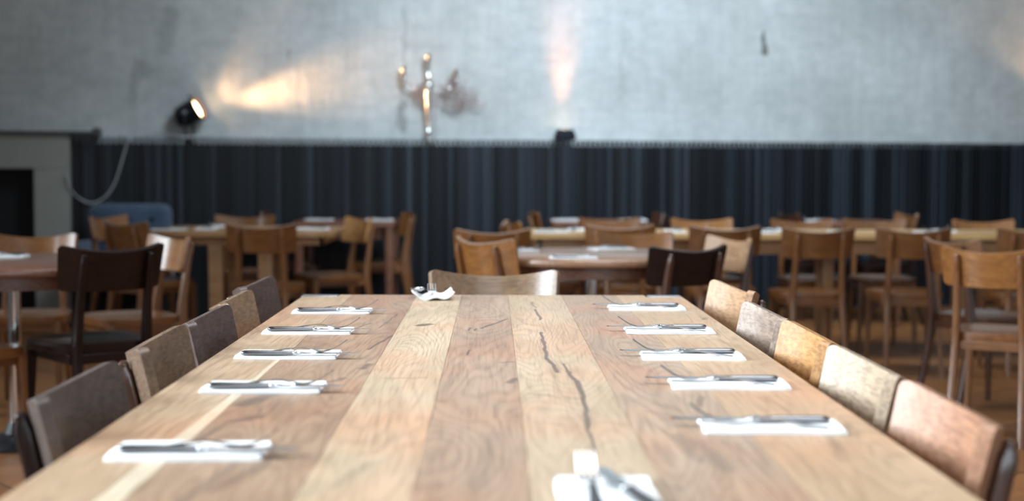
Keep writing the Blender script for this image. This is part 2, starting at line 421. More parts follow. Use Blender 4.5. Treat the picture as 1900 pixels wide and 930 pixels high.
# ------------------------------------------------------------------ chairs
def make_chair(panel, frame, label, group, post=0.13):
    t = thing('bistro_chair', label, 'chair', group=group)
    # backrest: bent plywood panel, concave towards the sitter
    us = [-1, -.998, -.99, -.975, -.95, -.92, -.88, -.8, -.65, -.5, -.33, -.16, 0, .16, .33, .5, .65, .8, .88, .92, .95, .975, .99, .998, 1]
    vs = [0, .06, .2, .4, .6, .8, .94, 1]
    HW, r = 0.203, 0.10
    def pnt(u, v, off):
        k = max(0, (abs(u)-(1-r))/r); cr = 0.017*(1-math.sqrt(max(0, 1-k*k)))
        zt = 0.796 + 0.029*u*u - cr; zb = 0.652 + 0.004*u*u + cr*1.3
        z = zb + (zt-zb)*v
        x = u*HW*(1 - 0.055*(1-(z-0.65)/0.17))
        y = -0.250 + 0.064*u*u - (z-0.735)*0.22
        n = Vector((-2*0.064*u/HW, 1, 0.22)).normalized()
        return Vector((x, y, z)) + n*off
    bm = bmesh.new()
    F = [[bm.verts.new(pnt(u, v, 0.0095)) for v in vs] for u in us]
    B = [[bm.verts.new(pnt(u, v, -0.0095)) for v in vs] for u in us]
    for i in range(len(us)-1):
        for j in range(len(vs)-1):
            bm.faces.new((F[i][j], F[i+1][j], F[i+1][j+1], F[i][j+1]))
            bm.faces.new((B[i][j], B[i][j+1], B[i+1][j+1], B[i+1][j]))
        bm.faces.new((F[i][-1], F[i+1][-1], B[i+1][-1], B[i][-1])); bm.faces.new((F[i][0], B[i][0], B[i+1][0], F[i+1][0]))
    for j in range(len(vs)-1):
        bm.faces.new((F[0][j], F[0][j+1], B[0][j+1], B[0][j])); bm.faces.new((F[-1][j], B[-1][j], B[-1][j+1], F[-1][j+1]))
    obj('backrest', bm, cm(panel, 'X'), t, bevel=0.0035, angle=50)
    # saddle seat
    bm = bmesh.new()
    out = []
    for k in range(40):
        a = 2*PI*k/40
        c, s = math.cos(a), math.sin(a)
        x = 0.2*math.copysign(abs(c)**0.55, c); y = 0.2*math.copysign(abs(s)**0.55, s)
        x *= 1 + 0.05*(y/0.2)
        out.append((x, y))
    rings = []
    for (f, z) in ((0.02, 0.445), (0.55, 0.447), (0.82, 0.452), (0.96, 0.459), (1.0, 0.456), (1.005, 0.440), (0.985, 0.420), (0.6, 0.418), (0.02, 0.418)):
        rings.append([Vector((x*f, y*f, z)) for x, y in out])
    loft(bm, rings)
    obj('seat', bm, cm(frame, 'Y'), t, angle=60)
    for sx in (-1, 1):
        # rear leg runs up past the seat to carry the backrest
        path = smoothpath([(sx*(post+0.022), -0.285, 0.0), (sx*(post+0.014), -0.240, 0.2), (sx*(post+0.008), -0.205, 0.40), (sx*(post+0.004), -0.208, 0.50), (sx*post, -0.229, 0.65), (sx*(post-0.002), -0.254, 0.765), (sx*(post-0.002), -0.258, 0.784)], 4)
        bm = bmesh.new(); rings = []
        for i, p in enumerate(path):
            f = i/(len(path)-1)
            w = 0.0115 + 0.003*math.sin(PI*min(1, f*1.15)); d = 0.0135 + 0.010*math.exp(-((p.z-0.43)/0.16)**2)
            if p.z > 0.77: w *= 0.80; d *= 0.72
            rings.append([Vector((p.x+a, p.y+b_, p.z)) for a, b_ in rrect(0, 0, 2*w, 2*d, 0.006, 3)])
        last = path[-1]
        rings.append([Vector((last.x+a, last.y+0.002+b_, last.z+0.006)) for a, b_ in rrect(0, 0, 0.010, 0.010, 0.004, 3)])
        loft(bm, rings); obj('leg', bm, cm(frame, 'Z'), t, angle=50)
        # front leg
        bm = bmesh.new(); rings = []
        for z, w, x, y in ((0, 0.011, 0.176, 0.172), (0.2, 0.0145, 0.170, 0.166), (0.40, 0.018, 0.164, 0.160), (0.43, 0.018, 0.163, 0.159)):
            rings.append([Vector((sx*x+a, y+b_, z)) for a, b_ in rrect(0, 0, 2*w, 2*w, 0.006, 3)])
        loft(bm, rings); obj('leg', bm, cm(frame, 'Z'), t, angle=50)
    # seat frame
    bm = bmesh.new()
    for (x0, x1, y0, y1) in ((-0.15, 0.15, -0.205, -0.187), (-0.15, 0.15, 0.150, 0.168)): box(bm, x0, x1, y0, y1, 0.385, 0.421)
    for sx in (-1, 1): box(bm, sx*0.152-0.009, sx*0.152+0.009, -0.19, 0.155, 0.385, 0.421)
    obj('seat_frame', bm, cm(frame, 'X'), t, bevel=0.002)
    return t
protos = {}
def chair(px, py, fx, fy, panel, frame, label, group, sc=1.0, tilt=0, z=0):
    """px, py: middle of the backrest; fx, fy: the way a sitter would face"""
    l = math.hypot(fx, fy); fx /= l; fy /= l
    loc = (px + 0.25*sc*fx, py + 0.25*sc*fy, z); rz = math.atan2(-fx, fy)
    key = (panel, frame)
    if key not in protos:
        c = make_chair(panel, frame, label, group); protos[key] = c
        c.location = loc; c.rotation_euler = (0, 0, rz)
    else:
        c = dup(protos[key], loc, rz, label, group)
    c.scale = (sc, sc, sc)
    return c

# ---- round the long table
G1 = 'chairs drawn up to the long oak table'
chair(-0.668, 2.235, 1, 0.01, 'dusky', 'espresso', 'dark brown wooden chair pulled in on the left of the long table, nearest the camera', G1)
chair(-0.668, 2.800, 1, 0.04, 'brown', 'walnut', 'mid brown oak-grained chair on the left of the long table, second from the front', G1)
chair(-0.665, 3.245, 1, 0.00, 'plum', 'espresso', 'dark grey-brown chair on the left of the long table, third from the front', G1)
chair(-0.678, 3.665, 1, 0.02, 'honey', 'oak', 'golden brown chair on the left of the long table, fourth from the front', G1)
chair(-0.705, 4.160, 1, -0.04, 'plum', 'walnut', 'dull purplish brown chair by the far left corner of the long table', G1)
chair(0.668, 2.025, -1, 0.02, 'russet', 'walnut', 'reddish tan chair on the right of the long table, nearest the camera', G1)
chair(0.664, 2.475, -1, 0.00, 'blonde', 'oak', 'pale blonde wood chair on the right of the long table, second from the front', G1)
chair(0.662, 2.915, -1, 0.02, 'golden', 'oak', 'golden orange bold-grained chair on the right of the long table, third from the front', G1)
chair(0.660, 3.355, -1, -0.02, 'weathered', 'walnut', 'weathered grey-brown chair on the right of the long table, fourth from the front', G1)
chair(0.700, 4.060, -1, -0.10, 'tan', 'walnut', 'light orange-tan chair standing a little apart near the far right corner of the long table', G1)
chair(0.003, 4.680, 0.02, -1, 'honey', 'walnut', 'brown bentwood chair with a bright sheen, alone at the far head of the long table', G1)

# ---- left background
G2 = 'chairs round the left tables'
chair(-2.225, 7.20, 0.12, -1, 'amber', 'oak', 'orange-brown chair with a wide bright backrest behind the round table at the left edge', G2)
chair(-1.42, 5.58, -0.62, 0.78, 'espresso', 'espresso', 'nearly black wooden chair seen from behind at the right of the left round table', G2, sc=1.035)
chair(-1.50, 7.02, -0.78, -0.62, 'amber', 'oak', 'turned chair with light inner backrest between the dark chair and the fireside table', G2)
chair(-2.14, 5.36, 0.5, 1, 'oak', 'oak', 'chair at the left edge of the picture of which only the lower legs show', G2)
chair(-2.23, 8.85, 0.62, 0.78, 'oak', 'oak', 'brown chair seen from behind at the left end of the pale fireside table', G2)
chair(-2.62, 9.95, 0.9, -0.35, 'amber', 'oak', 'orange-brown chair turned in front of the blue armchair', G2)
chair(-1.335, 8.45, 0.05, 1, 'oak', 'oak', 'brown chair seen squarely from behind in front of the fireside table', G2)
chair(-1.70, 10.14, 0.05, -1, 'oak', 'oak', 'chair on the far side of the fireside table with only its top rail showing', G2)
chair(-0.845, 9.69, -0.88, -0.48, 'golden', 'oak', 'chair with bright golden curved back turned sideways at the right end of the fireside table', G2)
chair(-0.60, 10.85, -1, 0.04, 'oak', 'oak', 'brown chair seen edge-on at the right end of the narrow table by the slats', G2)
chair(-1.73, 10.90, 1, 0.03, 'walnut', 'walnut', 'dark chair seen edge-on at the left end of the narrow table by the slats', G2)

# ---- centre background
G3 = 'chairs round the centre round table'
chair(-0.07, 6.30, 0.80, 0.60, 'amber', 'oak', 'warm brown chair seen from behind at the left of the centre round table', G3, sc=1.03)
chair(0.84, 6.14, -0.50, 0.86, 'espresso', 'walnut', 'dark chair with flared backrest seen from behind at the right of the centre round table', G3)
chair(0.72, 7.62, 0.10, -1, 'amber', 'oak', 'light brown chair with a shining backrest behind the centre round table', G3)
chair(1.16, 7.02, -0.92, -0.34, 'tan', 'walnut', 'dark chair turned sideways with a white glare on its inner backrest', G3)  # tan panel puts the glare on brown wood into the colour
chair(0.00, 7.78, -0.10, 1, 'amber', 'oak', 'chair seen from behind just beyond the warm brown chair left of centre', G3)

# ---- right background row
G4 = 'chairs along the row of pale tables at the right'
chair(0.72, 8.42, 0.16, 1, 'amber', 'oak', 'orange-brown chair seen from behind at the left of the pale table row', G4)
chair(1.31, 8.28, 0.02, 1, 'oak', 'oak', 'brown chair seen from behind, second along the near side of the pale table row', G4)
chair(1.79, 8.05, -0.06, 1, 'oak', 'oak', 'upright brown chair seen from behind, third along the near side of the pale table row', G4)
chair(2.31, 8.05, 0.06, 1, 'oak', 'oak', 'brown chair with a low seat gap seen from behind, fourth along the pale table row', G4)
chair(2.98, 8.05, 0.03, 1, 'oak', 'oak', 'brown chair cut by the right edge of the picture behind the row', G4)
chair(0.08, 9.02, 1, 0.18, 'amber', 'oak', 'small-looking chair seen side-on at the left end of the pale table row', G4)
chair(0.76, 9.72, 0.08, -1, 'oak', 'oak', 'chair across the pale table row, leftmost on its far side', G4)
chair(1.36, 9.66, 0.05, -1, 'amber', 'oak', 'chair with a bright right corner, second on the far side of the pale table row', G4)
chair(2.00, 9.60, 0.05, -1, 'oak', 'oak', 'chair with pale gleaming top rail, third on the far side of the pale row', G4)
chair(2.49, 9.64, -0.03, -1, 'oak', 'oak', 'chair with a dull top rail, fourth on the far side of the pale table row', G4)
chair(3.17, 9.55, 0.03, -1, 'amber', 'oak', 'bright-ended chair on the far side of the pale table row near the right edge', G4)
chair(0.27, 10.9, 1, 0.05, 'oak', 'oak', 'chair edge-on against the slats left of the small back table', G4)
chair(1.27, 10.92, -1, -0.06, 'walnut', 'espresso', 'two-toned dark chair edge-on against the slats right of the small back table', G4)
chair(2.16, 10.95, 1, 0.12, 'walnut', 'espresso', 'dark chair barely showing against the slats in the right half', G4)
chair(3.11, 10.93, -1, -0.12, 'oak', 'espresso', 'brown and black chair edge-on against the slats at the far right', G4)

# ---- right foreground pair
G5 = 'pair of chairs at the right edge'
chair(2.05, 6.08, 0.52, 0.85, 'amber', 'oak', 'amber wooden chair with a high gloss seen from behind at the right edge', G5)
chair(2.12, 6.90, 0.93, 0.37, 'oak', 'walnut', 'darker chair turned to the right just behind the glossy amber chair', G5)

# ------------------------------------------------------------------ the long table
TZ = 0.76
YN, YE = 1.50, 4.43
D0 = (0.10, 0.065, 0.05)
p_l1 = plank('tan oak plank', (0.42, 0.285, 0.175), (0.53, 0.385, 0.255), [(-0.50, 3.0, -0.48, 3.05, 0.012, 0.4)], 1)
p_sap = plank('creamy sapwood strip', (0.60, 0.50, 0.36), (0.68, 0.58, 0.44), None, 2, rings=0.08)
p_l2 = plank('brown oak plank with knots', (0.285, 0.175, 0.110), (0.44, 0.300, 0.200),
   [(-0.402, 2.36, -0.372, 2.46, 0.028, 0.62), (-0.385, 2.20, -0.360, 2.24, 0.022, 0.6), (-0.418, 2.00, -0.395, 2.2, 0.006, 0.5), (-0.36, 3.33, -0.30, 3.62, 0.005, 0.7), (-0.262, 3.08, -0.228, 3.36, 0.006, 0.8),
    (-0.30, 2.60, -0.27, 2.66, 0.012, 0.5), (-0.25, 2.78, -0.24, 2.86, 0.012, 0.65), (-0.33, 1.72, -0.27, 2.0, 0.016, 0.35), (-0.36, 1.6, -0.33, 1.9, 0.012, 0.35), (-0.27, 3.5, -0.25, 3.85, 0.004, 0.6), (-0.40, 2.95, -0.36, 3.2, 0.01, 0.3)], 3, rings=0.35)
p_c1 = plank('light oak plank with one dark knot', (0.46, 0.335, 0.215), (0.60, 0.460, 0.315),
   [(-0.176, 3.56, -0.155, 3.60, 0.020, 0.85), (-0.20, 2.66, -0.12, 2.67, 0.006, 0.5), (-0.19, 1.75, -0.16, 1.9, 0.014, 0.22)], 4)
p_c2 = plank('pinkish brown oak plank', (0.335, 0.215, 0.140), (0.47, 0.325, 0.225),
   [(-0.029, 3.50, 0.037, 3.72, 0.006, 0.9), (0.030, 2.60, 0.042, 2.66, 0.011, 0.7), (0.020, 2.88, 0.042, 2.90, 0.012, 0.4), (-0.06, 3.45, -0.055, 3.52, 0.004, 0.8), (-0.045, 3.45, -0.042, 3.50, 0.004, 0.8),
    (-0.055, 3.0, -0.05, 3.08, 0.004, 0.8), (-0.02, 1.75, 0.0, 2.1, 0.02, 0.18)], 5, rings=0.35)
p_c3 = plank('light oak plank with a long crack', (0.44, 0.315, 0.200), (0.58, 0.435, 0.300),
   [(0.116, 4.02, 0.110, 4.20, 0.0048, 0.6), (0.120, 3.70, 0.114, 3.98, 0.0054, 0.8), (0.110, 3.20, 0.113, 3.42, 0.0061, 0.85), (0.108, 2.95, 0.110, 3.20, 0.0061, 0.85), (0.122, 2.74, 0.108, 2.95, 0.0061, 0.85), (0.138, 2.86, 0.140, 2.74, 0.0041, 0.8),
    (0.152, 2.58, 0.139, 2.76, 0.0068, 0.85), (0.148, 2.46, 0.152, 2.58, 0.0075, 0.85), (0.146, 2.30, 0.150, 2.46, 0.0061, 0.85), (0.138, 2.14, 0.146, 2.30, 0.0061, 0.8), (0.138, 1.95, 0.138, 2.14, 0.0048, 0.75), (0.06, 2.48, 0.14, 2.42, 0.006, 0.4), (0.07, 2.2, 0.13, 2.16, 0.006, 0.3)], 6)
p_r1 = plank('brown oak plank with flowing grain', (0.33, 0.215, 0.140), (0.46, 0.325, 0.225),
   [(0.24, 2.3, 0.28, 2.25, 0.010, 0.3), (0.30, 1.85, 0.28, 2.05, 0.018, 0.3), (0.27, 1.9, 0.26, 2.1, 0.014, 0.3), (0.33, 2.35, 0.35, 2.45, 0.010, 0.4)], 7, rings=0.4)
p_r2 = plank('honey oak plank', (0.43, 0.285, 0.165), (0.56, 0.400, 0.255), [(0.535, 3.72, 0.545, 3.76, 0.012, 0.55), (0.46, 1.9, 0.48, 2.1, 0.012, 0.25)], 8)
M['steel'] = plain('brushed steel', (0.30, 0.33, 0.37), 0.35, 0.85)
lt = thing('long_table', 'long oak plank dining table running away from the camera, set for many places', 'table')
bm = bmesh.new()
edges = [-0.565, -0.452, -0.422, -0.228, -0.094, 0.045, 0.205, 0.370, 0.562]
def prism(bm, pts, z0, z1, mat):
    a = [bm.verts.new((x, y, z0)) for x, y in pts]; b_ = [bm.verts.new((x, y, z1)) for x, y in pts]; n = len(pts)
    fs = [bm.faces.new(a[::-1]), bm.faces.new(b_)] + [bm.faces.new((a[i], a[(i+1) % n], b_[(i+1) % n], b_[i])) for i in range(n)]
    for f in fs: f.material_index = mat
ZB, g = TZ-0.04, 0.0002
prism(bm, [(-0.565, YN), (-0.460, YN), (-0.4225, 3.25), (-0.4225, YE), (-0.460, YE), (-0.460, YE-0.055), (-0.565, YE-0.055)], ZB, TZ, 0)
prism(bm, [(-0.4598, YN), (-0.4222, YN), (-0.4222, 3.25)], ZB, TZ, 1)
for i in range(2, 8):
    x0, x1 = edges[i], edges[i+1]
    if i == 7: prism(bm, [(x0+g, YN), (x1, YN), (x1, YE-0.055), (0.455, YE-0.055), (0.455, YE), (x0+g, YE)], ZB, TZ, 7)
    else: prism(bm, [(x0+g, YN), (x1-g, YN), (x1-g, YE), (x0+g, YE)], ZB, TZ, i)
obj('tabletop', bm, [p_l1, p_sap, p_l2, p_c1, p_c2, p_c3, p_r1, p_r2], lt, bevel=0.0004, seg=1, smooth=False)
for (x0, x1) in ((-0.570, -0.462), (0.462, 0.562)):
    bm = bmesh.new(); box(bm, x0, x1, YE-0.054, YE-0.002, TZ-0.035, TZ+0.001)
    tag(obj('corner_plate', bm, M['steel'], lt, bevel=0.002), 'blue-grey metal corner plate')
M['tableleg'] = wood('oak table leg', (0.25, 0.15, 0.09), (0.36, 0.23, 0.14), 'Z')
for x in (-0.49, 0.49):
    for y, h in ((YN+0.10, 0.04), (YE-0.031, 0.027)):
        bm = bmesh.new(); box(bm, x*1.045-h, x*1.045+h, y-h, y+h, 0, TZ-0.04); obj('leg', bm, M['tableleg'], lt, bevel=0.004)
bm = bmesh.new()
for x in (-0.47, 0.47): box(bm, x-0.012, x+0.012, YN+0.14, YE-0.19, TZ-0.10, TZ-0.04)
for y in (YN+0.08, YE-0.13): box(bm, -0.45, 0.45, y-0.012, y+0.012, TZ-0.10, TZ-0.04)
obj('apron', bm, M['tableleg'], lt, bevel=0.002)

# ------------------------------------------------------------------ place settings
M['linen'] = plain('white folded napkin', (0.86, 0.87, 0.88), 0.9)
M['cutlery'] = plain('polished stainless steel', (0.56, 0.57, 0.58), 0.18, 1.0)
M['handle'] = plain('dark polished handle', (0.24, 0.24, 0.25), 0.25, 1.0)
def rnd(a): return random.uniform(-a, a)
def make_napkin(seed, curl=0.0, w=0.116, l=0.205):
    random.seed(seed)
    bm = bmesh.new(); nx, ny = 12, 18
    hx = [[0]*(ny+1) for _ in range(nx+1)]
    ph = [random.uniform(0, 6) for _ in range(4)]
    layers = ((0.0, 0.0025, 0.0), (0.0030, 0.0058, 0.004))
    for z0, z1, ins in layers:
        top, bot = [], []
        for i in range(nx+1):
            rt, rb = [], []
            for j in range(ny+1):
                x = (i/nx-0.5)*(w-ins); y = (j/ny-0.5)*(l-ins)
                x += 0.0012*math.sin(y*40+ph[0]); y += 0.0012*math.sin(x*60+ph[1])
                if i in (0, nx) and j in (0, ny): x *= 0.97; y *= 0.985
                wv = 0.0006*math.sin(x*70+ph[2])*math.sin(y*35+ph[3])
                ed = max(0, abs(y)/(l/2)-0.8)*curl*(1 if y > 0 else 0.3) + curl*0.5*max(0, abs(x)/(w/2)-0.75)
                rt.append(bm.verts.new((x, y, z1+wv*(1 if z0 else 0.3)+ed))); rb.append(bm.verts.new((x, y, z0+(0 if z0 == 0 else wv*0.3)+ed)))
            top.append(rt); bot.append(rb)
        for i in range(nx):
            for j in range(ny):
                bm.faces.new((top[i][j], top[i+1][j], top[i+1][j+1], top[i][j+1])); bm.faces.new((bot[i][j], bot[i][j+1], bot[i+1][j+1], bot[i+1][j]))
            bm.faces.new((top[i][0], bot[i][0], bot[i+1][0], top[i+1][0])); bm.faces.new((top[i][ny], top[i+1][ny], bot[i+1][ny], bot[i][ny]))
        for j in range(ny):
            bm.faces.new((top[0][j], top[0][j+1], bot[0][j+1], bot[0][j])); bm.faces.new((top[nx][j], bot[nx][j], bot[nx][j+1], top[nx][j+1]))
    return bm
def ell(cx, y, cz, hw, hh, n=14, p=0.8):
    out = []
    for k in range(n):
        a = 2*PI*k/n; c, s = math.cos(a), math.sin(a)
        out.append(Vector((cx + hw*math.copysign(abs(c)**p, c), y, cz + hh*math.copysign(abs(s)**p, s))))
    return out
def make_knife(label, group):
    t = thing('table_knife', label, 'knife', group=group)
    bm = bmesh.new()
    loft(bm, [ell(0, y, 0.0052, w, h) for y, w, h in ((-0.1165, 0.003, 0.0015), (-0.115, 0.0075, 0.0035), (-0.111, 0.0098, 0.0048), (-0.10, 0.0105, 0.0052), (-0.06, 0.0092, 0.0048), (-0.03, 0.0078, 0.0044), (-0.014, 0.0070, 0.0042), (-0.012, 0.0068, 0.0040))])
    obj('handle', bm, M['handle'], t, angle=60)
    bm = bmesh.new()
    loft(bm, [ell(0, y, 0.0052, w, h) for y, w, h in ((-0.0125, 0.006, 0.0036), (-0.011, 0.0085, 0.0056), (-0.007, 0.0085, 0.0056), (-0.005, 0.006, 0.0035), (0.002, 0.007, 0.0022), (0.010, 0.0085, 0.0011))])
    obj('bolster', bm, M['cutlery'], t, angle=60)
    bm = bmesh.new()
    secs = ((0.008, 0.0085, 0), (0.03, 0.0098, 0.0), (0.07, 0.0103, 0.0), (0.095, 0.0095, 0.0008), (0.110, 0.0065, 0.0028), (0.117, 0.0025, 0.0058))
    loft(bm, [[Vector((dx-w, y, 0.0052)), Vector((dx, y, 0.0042)), Vector((dx+w, y, 0.0046)), Vector((dx+w, y, 0.0058)), Vector((dx, y, 0.0062))] for y, w, dx in secs])
    obj('blade', bm, M['cutlery'], t, angle=30)
    return t
def make_fork(label, group):
    t = thing('table_fork', label, 'fork', group=group)
    prof = smoothpath([(-0.105, 0.0015, 0.0095), (-0.100, 0.0018, 0.0105), (-0.06, 0.0050, 0.0085), (-0.02, 0.0100, 0.0055), (0.010, 0.0120, 0.0034), (0.030, 0.0090, 0.0040), (0.045, 0.0045, 0.0090), (0.055, 0.0030, 0.0115), (0.062, 0.0030, 0.0120)], 4)
    bm = bmesh.new()
    th = 0.0011
    loft(bm, [[Vector((-w, y, z-th)), Vector((0, y, z-th*1.2)), Vector((w, y, z-th)), Vector((w, y, z+th)), Vector((0, y, z+th*1.3)), Vector((-w, y, z+th))] for y, z, w in [(p.x, p.y, p.z) for p in prof]])
    obj('handle', bm, M['cutlery'], t, angle=50)
    bm = bmesh.new()
    for k in range(4):
        x = -0.0111 + 0.0074*k
        path = smoothpath([(x, 0.060, 0.0030), (x, 0.075, 0.0055), (x*0.98, 0.090, 0.0125), (x*0.95, 0.108, 0.0235)], 4)
        n = len(path)
        loft(bm, [[Vector((p.x-w, p.y, p.z-0.0009)), Vector((p.x+w, p.y, p.z-0.0009)), Vector((p.x+w, p.y, p.z+0.0009)), Vector((p.x-w, p.y, p.z+0.0009))] for p, w in [(p, 0.0011-0.0005*i/(n-1)) for i, p in enumerate(path)]])
    obj('tines', bm, M['cutlery'], t, angle=50)
    return t
GN, GK, GF = 'folded napkins on the long table', 'knives on the long table', 'forks on the long table'
KN = FK = None
naps = []
for i in range(3):
    naps.append(None)
def setting(x, y, rz, where, i, kx=0.025, fx=-0.018, fa=0.14, ka=0.0, fy=0.015, ky=0.028, main=True, cutlery=True, scale=1.0, gr=None, tz=TZ, label_n=None):
    """one folded napkin with knife and fork on it; local +y points away from the diner"""
    global KN, FK
    R = Matrix.Rotation(rz, 3, 'Z')
    gn, gk, gf = (GN, GK, GF) if main else ('napkins on the background tables', 'knives on the background tables', 'forks on the background tables')
    ln = label_n or 'white folded napkin, %s' % where
    q = i % 3
    if naps[q] is None:
        o = obj('napkin', make_napkin(11+q, curl=(0.0, 0.004, 0.002)[q]), M['linen'], angle=40); naps[q] = o
    else:
        o = naps[q].copy(); C.objects.link(o)
    tag(o, ln, 'napkin', gn); o.location = (x, y, tz); o.rotation_euler = (0, 0, rz)
    if not cutlery: return
    p = Vector((x, y, 0)) + R @ Vector((kx, ky, 0)); lk = ('steel knife with dark polished handle, %s' if main else 'steel knife, %s') % where
    if KN is None: KN = make_knife(lk, gk); k = KN
    else: k = dup(KN, (0,0,0), 0, lk, gk)
    k.location = (p.x, p.y, tz+0.0062); k.rotation_euler = (0, 0, rz+ka)
    p = Vector((x, y, 0)) + R @ Vector((fx+0.018, fy, 0)); lf = ('steel fork resting on the knife, %s' if main else 'steel fork, %s') % where
    if FK is None: FK = make_fork(lf, gf); k = FK
    else: k = dup(FK, (0,0,0), 0, lf, gf)
    k.location = (p.x, p.y, tz+0.0072); k.rotation_euler = (math.radians(3.0), 0, rz-fa)
ords = ["nearest the camera on the long table's left side", "second from the front on the long table's left side", "third from the front on the long table's left side", "fourth from the front on the long table's left side", "fifth from the front on the long table's left side"]
for i, (x, y, r) in enumerate(((-0.404, 1.957, 0.02), (-0.394, 2.527, -0.01), (-0.414, 2.975, -0.01), (-0.428, 3.417, 0.0), (-0.424, 3.886, 0.0))):
    setting(x, y, -PI/2 + r, ords[i], i, kx=(0.028, 0.032, 0.038, 0.038, 0.036)[i], fx=0.002, fa=0.10)
ords = [s.replace('left', 'right') for s in ords]
for i, (x, y, r) in enumerate(((0.409, 2.147, -0.03), (0.415, 2.575, -0.03), (0.403, 2.968, -0.02), (0.412, 3.430, 0.0), (0.417, 3.990, 0.0))):
    setting(x, y, PI/2 + r, ords[i], i+1, kx=0.016, fx=-0.034, fa=0.10)
setting(0.133, 1.680, -0.0, 'at the near head of the long table', 1, kx=0.022, fx=-0.037, fa=-0.02, ka=0.22, fy=-0.010, ky=0.015)
# rumpled napkin at the far head, with fork and spoon pointing at the camera
bm = make_napkin(23, curl=0.0, w=0.120, l=0.16)
for v in bm.verts:
    v.co.z += 0.020*max(0, (v.co.x-0.02)/0.04)**1.5*0.8 + 0.014*max(0, (-v.co.x-0.035)/0.025) + 0.004*(1+math.sin(v.co.x*95+1.0))
o = obj('napkin', bm, M['linen'], angle=45); tag(o, 'rumpled white napkin with turned-up corners at the far head of the long table', 'napkin', GN)
o.location = (-0.178, 4.31, TZ); o.rotation_euler = (0, 0, 0.1)
f = dup(FK, (-0.177, 4.335, TZ+0.014), (math.radians(6), 0, PI), 'steel fork on the rumpled napkin with tines pointing at the camera', GF)
sp = thing('spoon', 'steel spoon beside the fork on the rumpled napkin at the far head', 'spoon', (-0.214, 4.335, TZ+0.014), PI-0.1)
bm = bmesh.new(); prof = smoothpath([(-0.10, 0.002, 0.009), (-0.06, 0.006, 0.007), (0.0, 0.012, 0.0035), (0.03, 0.008, 0.004)], 4)
loft(bm, [[Vector((-w, y, z-0.001)), Vector((w, y, z-0.001)), Vector((w, y, z+0.001)), Vector((-w, y, z+0.001))] for y, z, w in [(p.x, p.y, p.z) for p in prof]])
obj('handle', bm, M['cutlery'], sp)
bm = bmesh.new(); rings = []
for k in range(9):
    a = PI*k/8; y = 0.055-0.03*math.cos(a); w = 0.0005+0.020*math.sin(a)
    rings.append([Vector((w*math.cos(b_), y, 0.013 + 0.010*math.sin(a)*(-abs(math.sin(b_)) if b_ <= PI else -abs(math.sin(b_))*0.8)+ 0.006)) for b_ in [2*PI*j/12 for j in range(12)]])
loft(bm, rings); obj('bowl', bm, M['cutlery'], sp)

# ------------------------------------------------------------------ background tables
M['rimwood'] = wood('brown table wood', (0.26, 0.135, 0.078), (0.40, 0.225, 0.135), 'X', rough=0.28)
M['darkwood'] = wood('dark table wood', (0.10, 0.045, 0.028), (0.18, 0.085, 0.055), 'X', rough=0.28)
M['palewood'] = wood('pale yellow table wood', (0.48, 0.28, 0.11), (0.62, 0.38, 0.16), 'X', rough=0.35)
M['midwood'] = wood('mid brown table wood', (0.32, 0.17, 0.075), (0.46, 0.26, 0.125), 'X', rough=0.35)
M['redwood'] = wood('reddish table wood', (0.15, 0.060, 0.035), (0.24, 0.105, 0.065), 'X', rough=0.3)
M['chrome'] = plain('chromed steel tube', (0.75, 0.77, 0.80), 0.10, 1.0)
M['castiron'] = plain('black cast iron', (0.015, 0.015, 0.017), 0.4)
def round_table(x, y, r, mat, label):
    t = thing('round_table', label, 'table', (x, y, 0))
    bm = bmesh.new(); lathe(bm, [(0.01, TZ-0.032), (r-0.006, TZ-0.032), (r, TZ-0.026), (r, TZ-0.006), (r-0.006, TZ), (0.01, TZ)], 64)
    obj('tabletop', bm, mat, t, angle=50)
    bm = bmesh.new(); lathe(bm, [(r*0.86, TZ-0.085), (r*0.89, TZ-0.085), (r*0.89, TZ-0.030), (r*0.86, TZ-0.030)], 48); obj('apron', bm, M['darkwood'], t)
    bm = bmesh.new(); lathe(bm, [(0.026, 0.02), (0.026, TZ-0.05)], 24); obj('pole', bm, M['chrome'], t)
    bm = bmesh.new(); lathe(bm, [(0.17, 0.0), (0.17, 0.012), (0.15, 0.03), (0.05, 0.055), (0.035, 0.09), (0.03, 0.10)], 40); obj('base', bm, M['castiron'], t)
    return t
M['umberwood'] = wood('umber table wood', (0.13, 0.060, 0.040), (0.22, 0.110, 0.075), 'X', rough=0.28)
round_table(-1.95, 6.02, 0.572, M['umberwood'], 'round brown table on a chrome pole at the left edge')
round_table(0.44, 6.62, 0.515, M['rimwood'], 'round brown table on a chrome pole beyond the far end of the long table')
def rect_table(x0, x1, y0, y1, mat, label, leg=0.035, lm=None, group=None, rnd_=0.02, z=TZ, ap=0.09, inset=0.08, iny=0.12):
    t = thing('dining_table', label, 'table', ((x0+x1)/2, (y0+y1)/2, 0), 0, group)
    w, d = x1-x0, y1-y0
    bm = bmesh.new()
    o2 = rrect(0, 0, w, d, rnd_, 8)
    loft(bm, [[Vector((a, b_, zz)) for a, b_ in o2] for zz in (z-0.035, z)])
    obj('tabletop', bm, mat, t, bevel=0.003)
    bm = bmesh.new()
    i = 0.07
    for (a, b_, c, e) in ((-w/2+i, w/2-i, -d/2+i, -d/2+i+0.02), (-w/2+i, w/2-i, d/2-i-0.02, d/2-i), (-w/2+i, -w/2+i+0.02, -d/2+i, d/2-i), (w/2-i-0.02, w/2-i, -d/2+i, d/2-i)):
        box(bm, a, b_, c, e, z-0.035-ap, z-0.034)
    obj('apron', bm, lm or mat, t)
    for sx in (-1, 1):
        for sy in (-1, 1):
            cx, cy = sx*(w/2-inset), sy*(d/2-iny)
            bm = bmesh.new(); loft(bm, [[Vector((a, b_, zz)) for a, b_ in rrect(cx, cy, 2*q, 2*q, 0.006, 3)] for zz, q in ((0, leg*0.85), (z-0.035, leg))])
            obj('leg', bm, lm or mat, t)
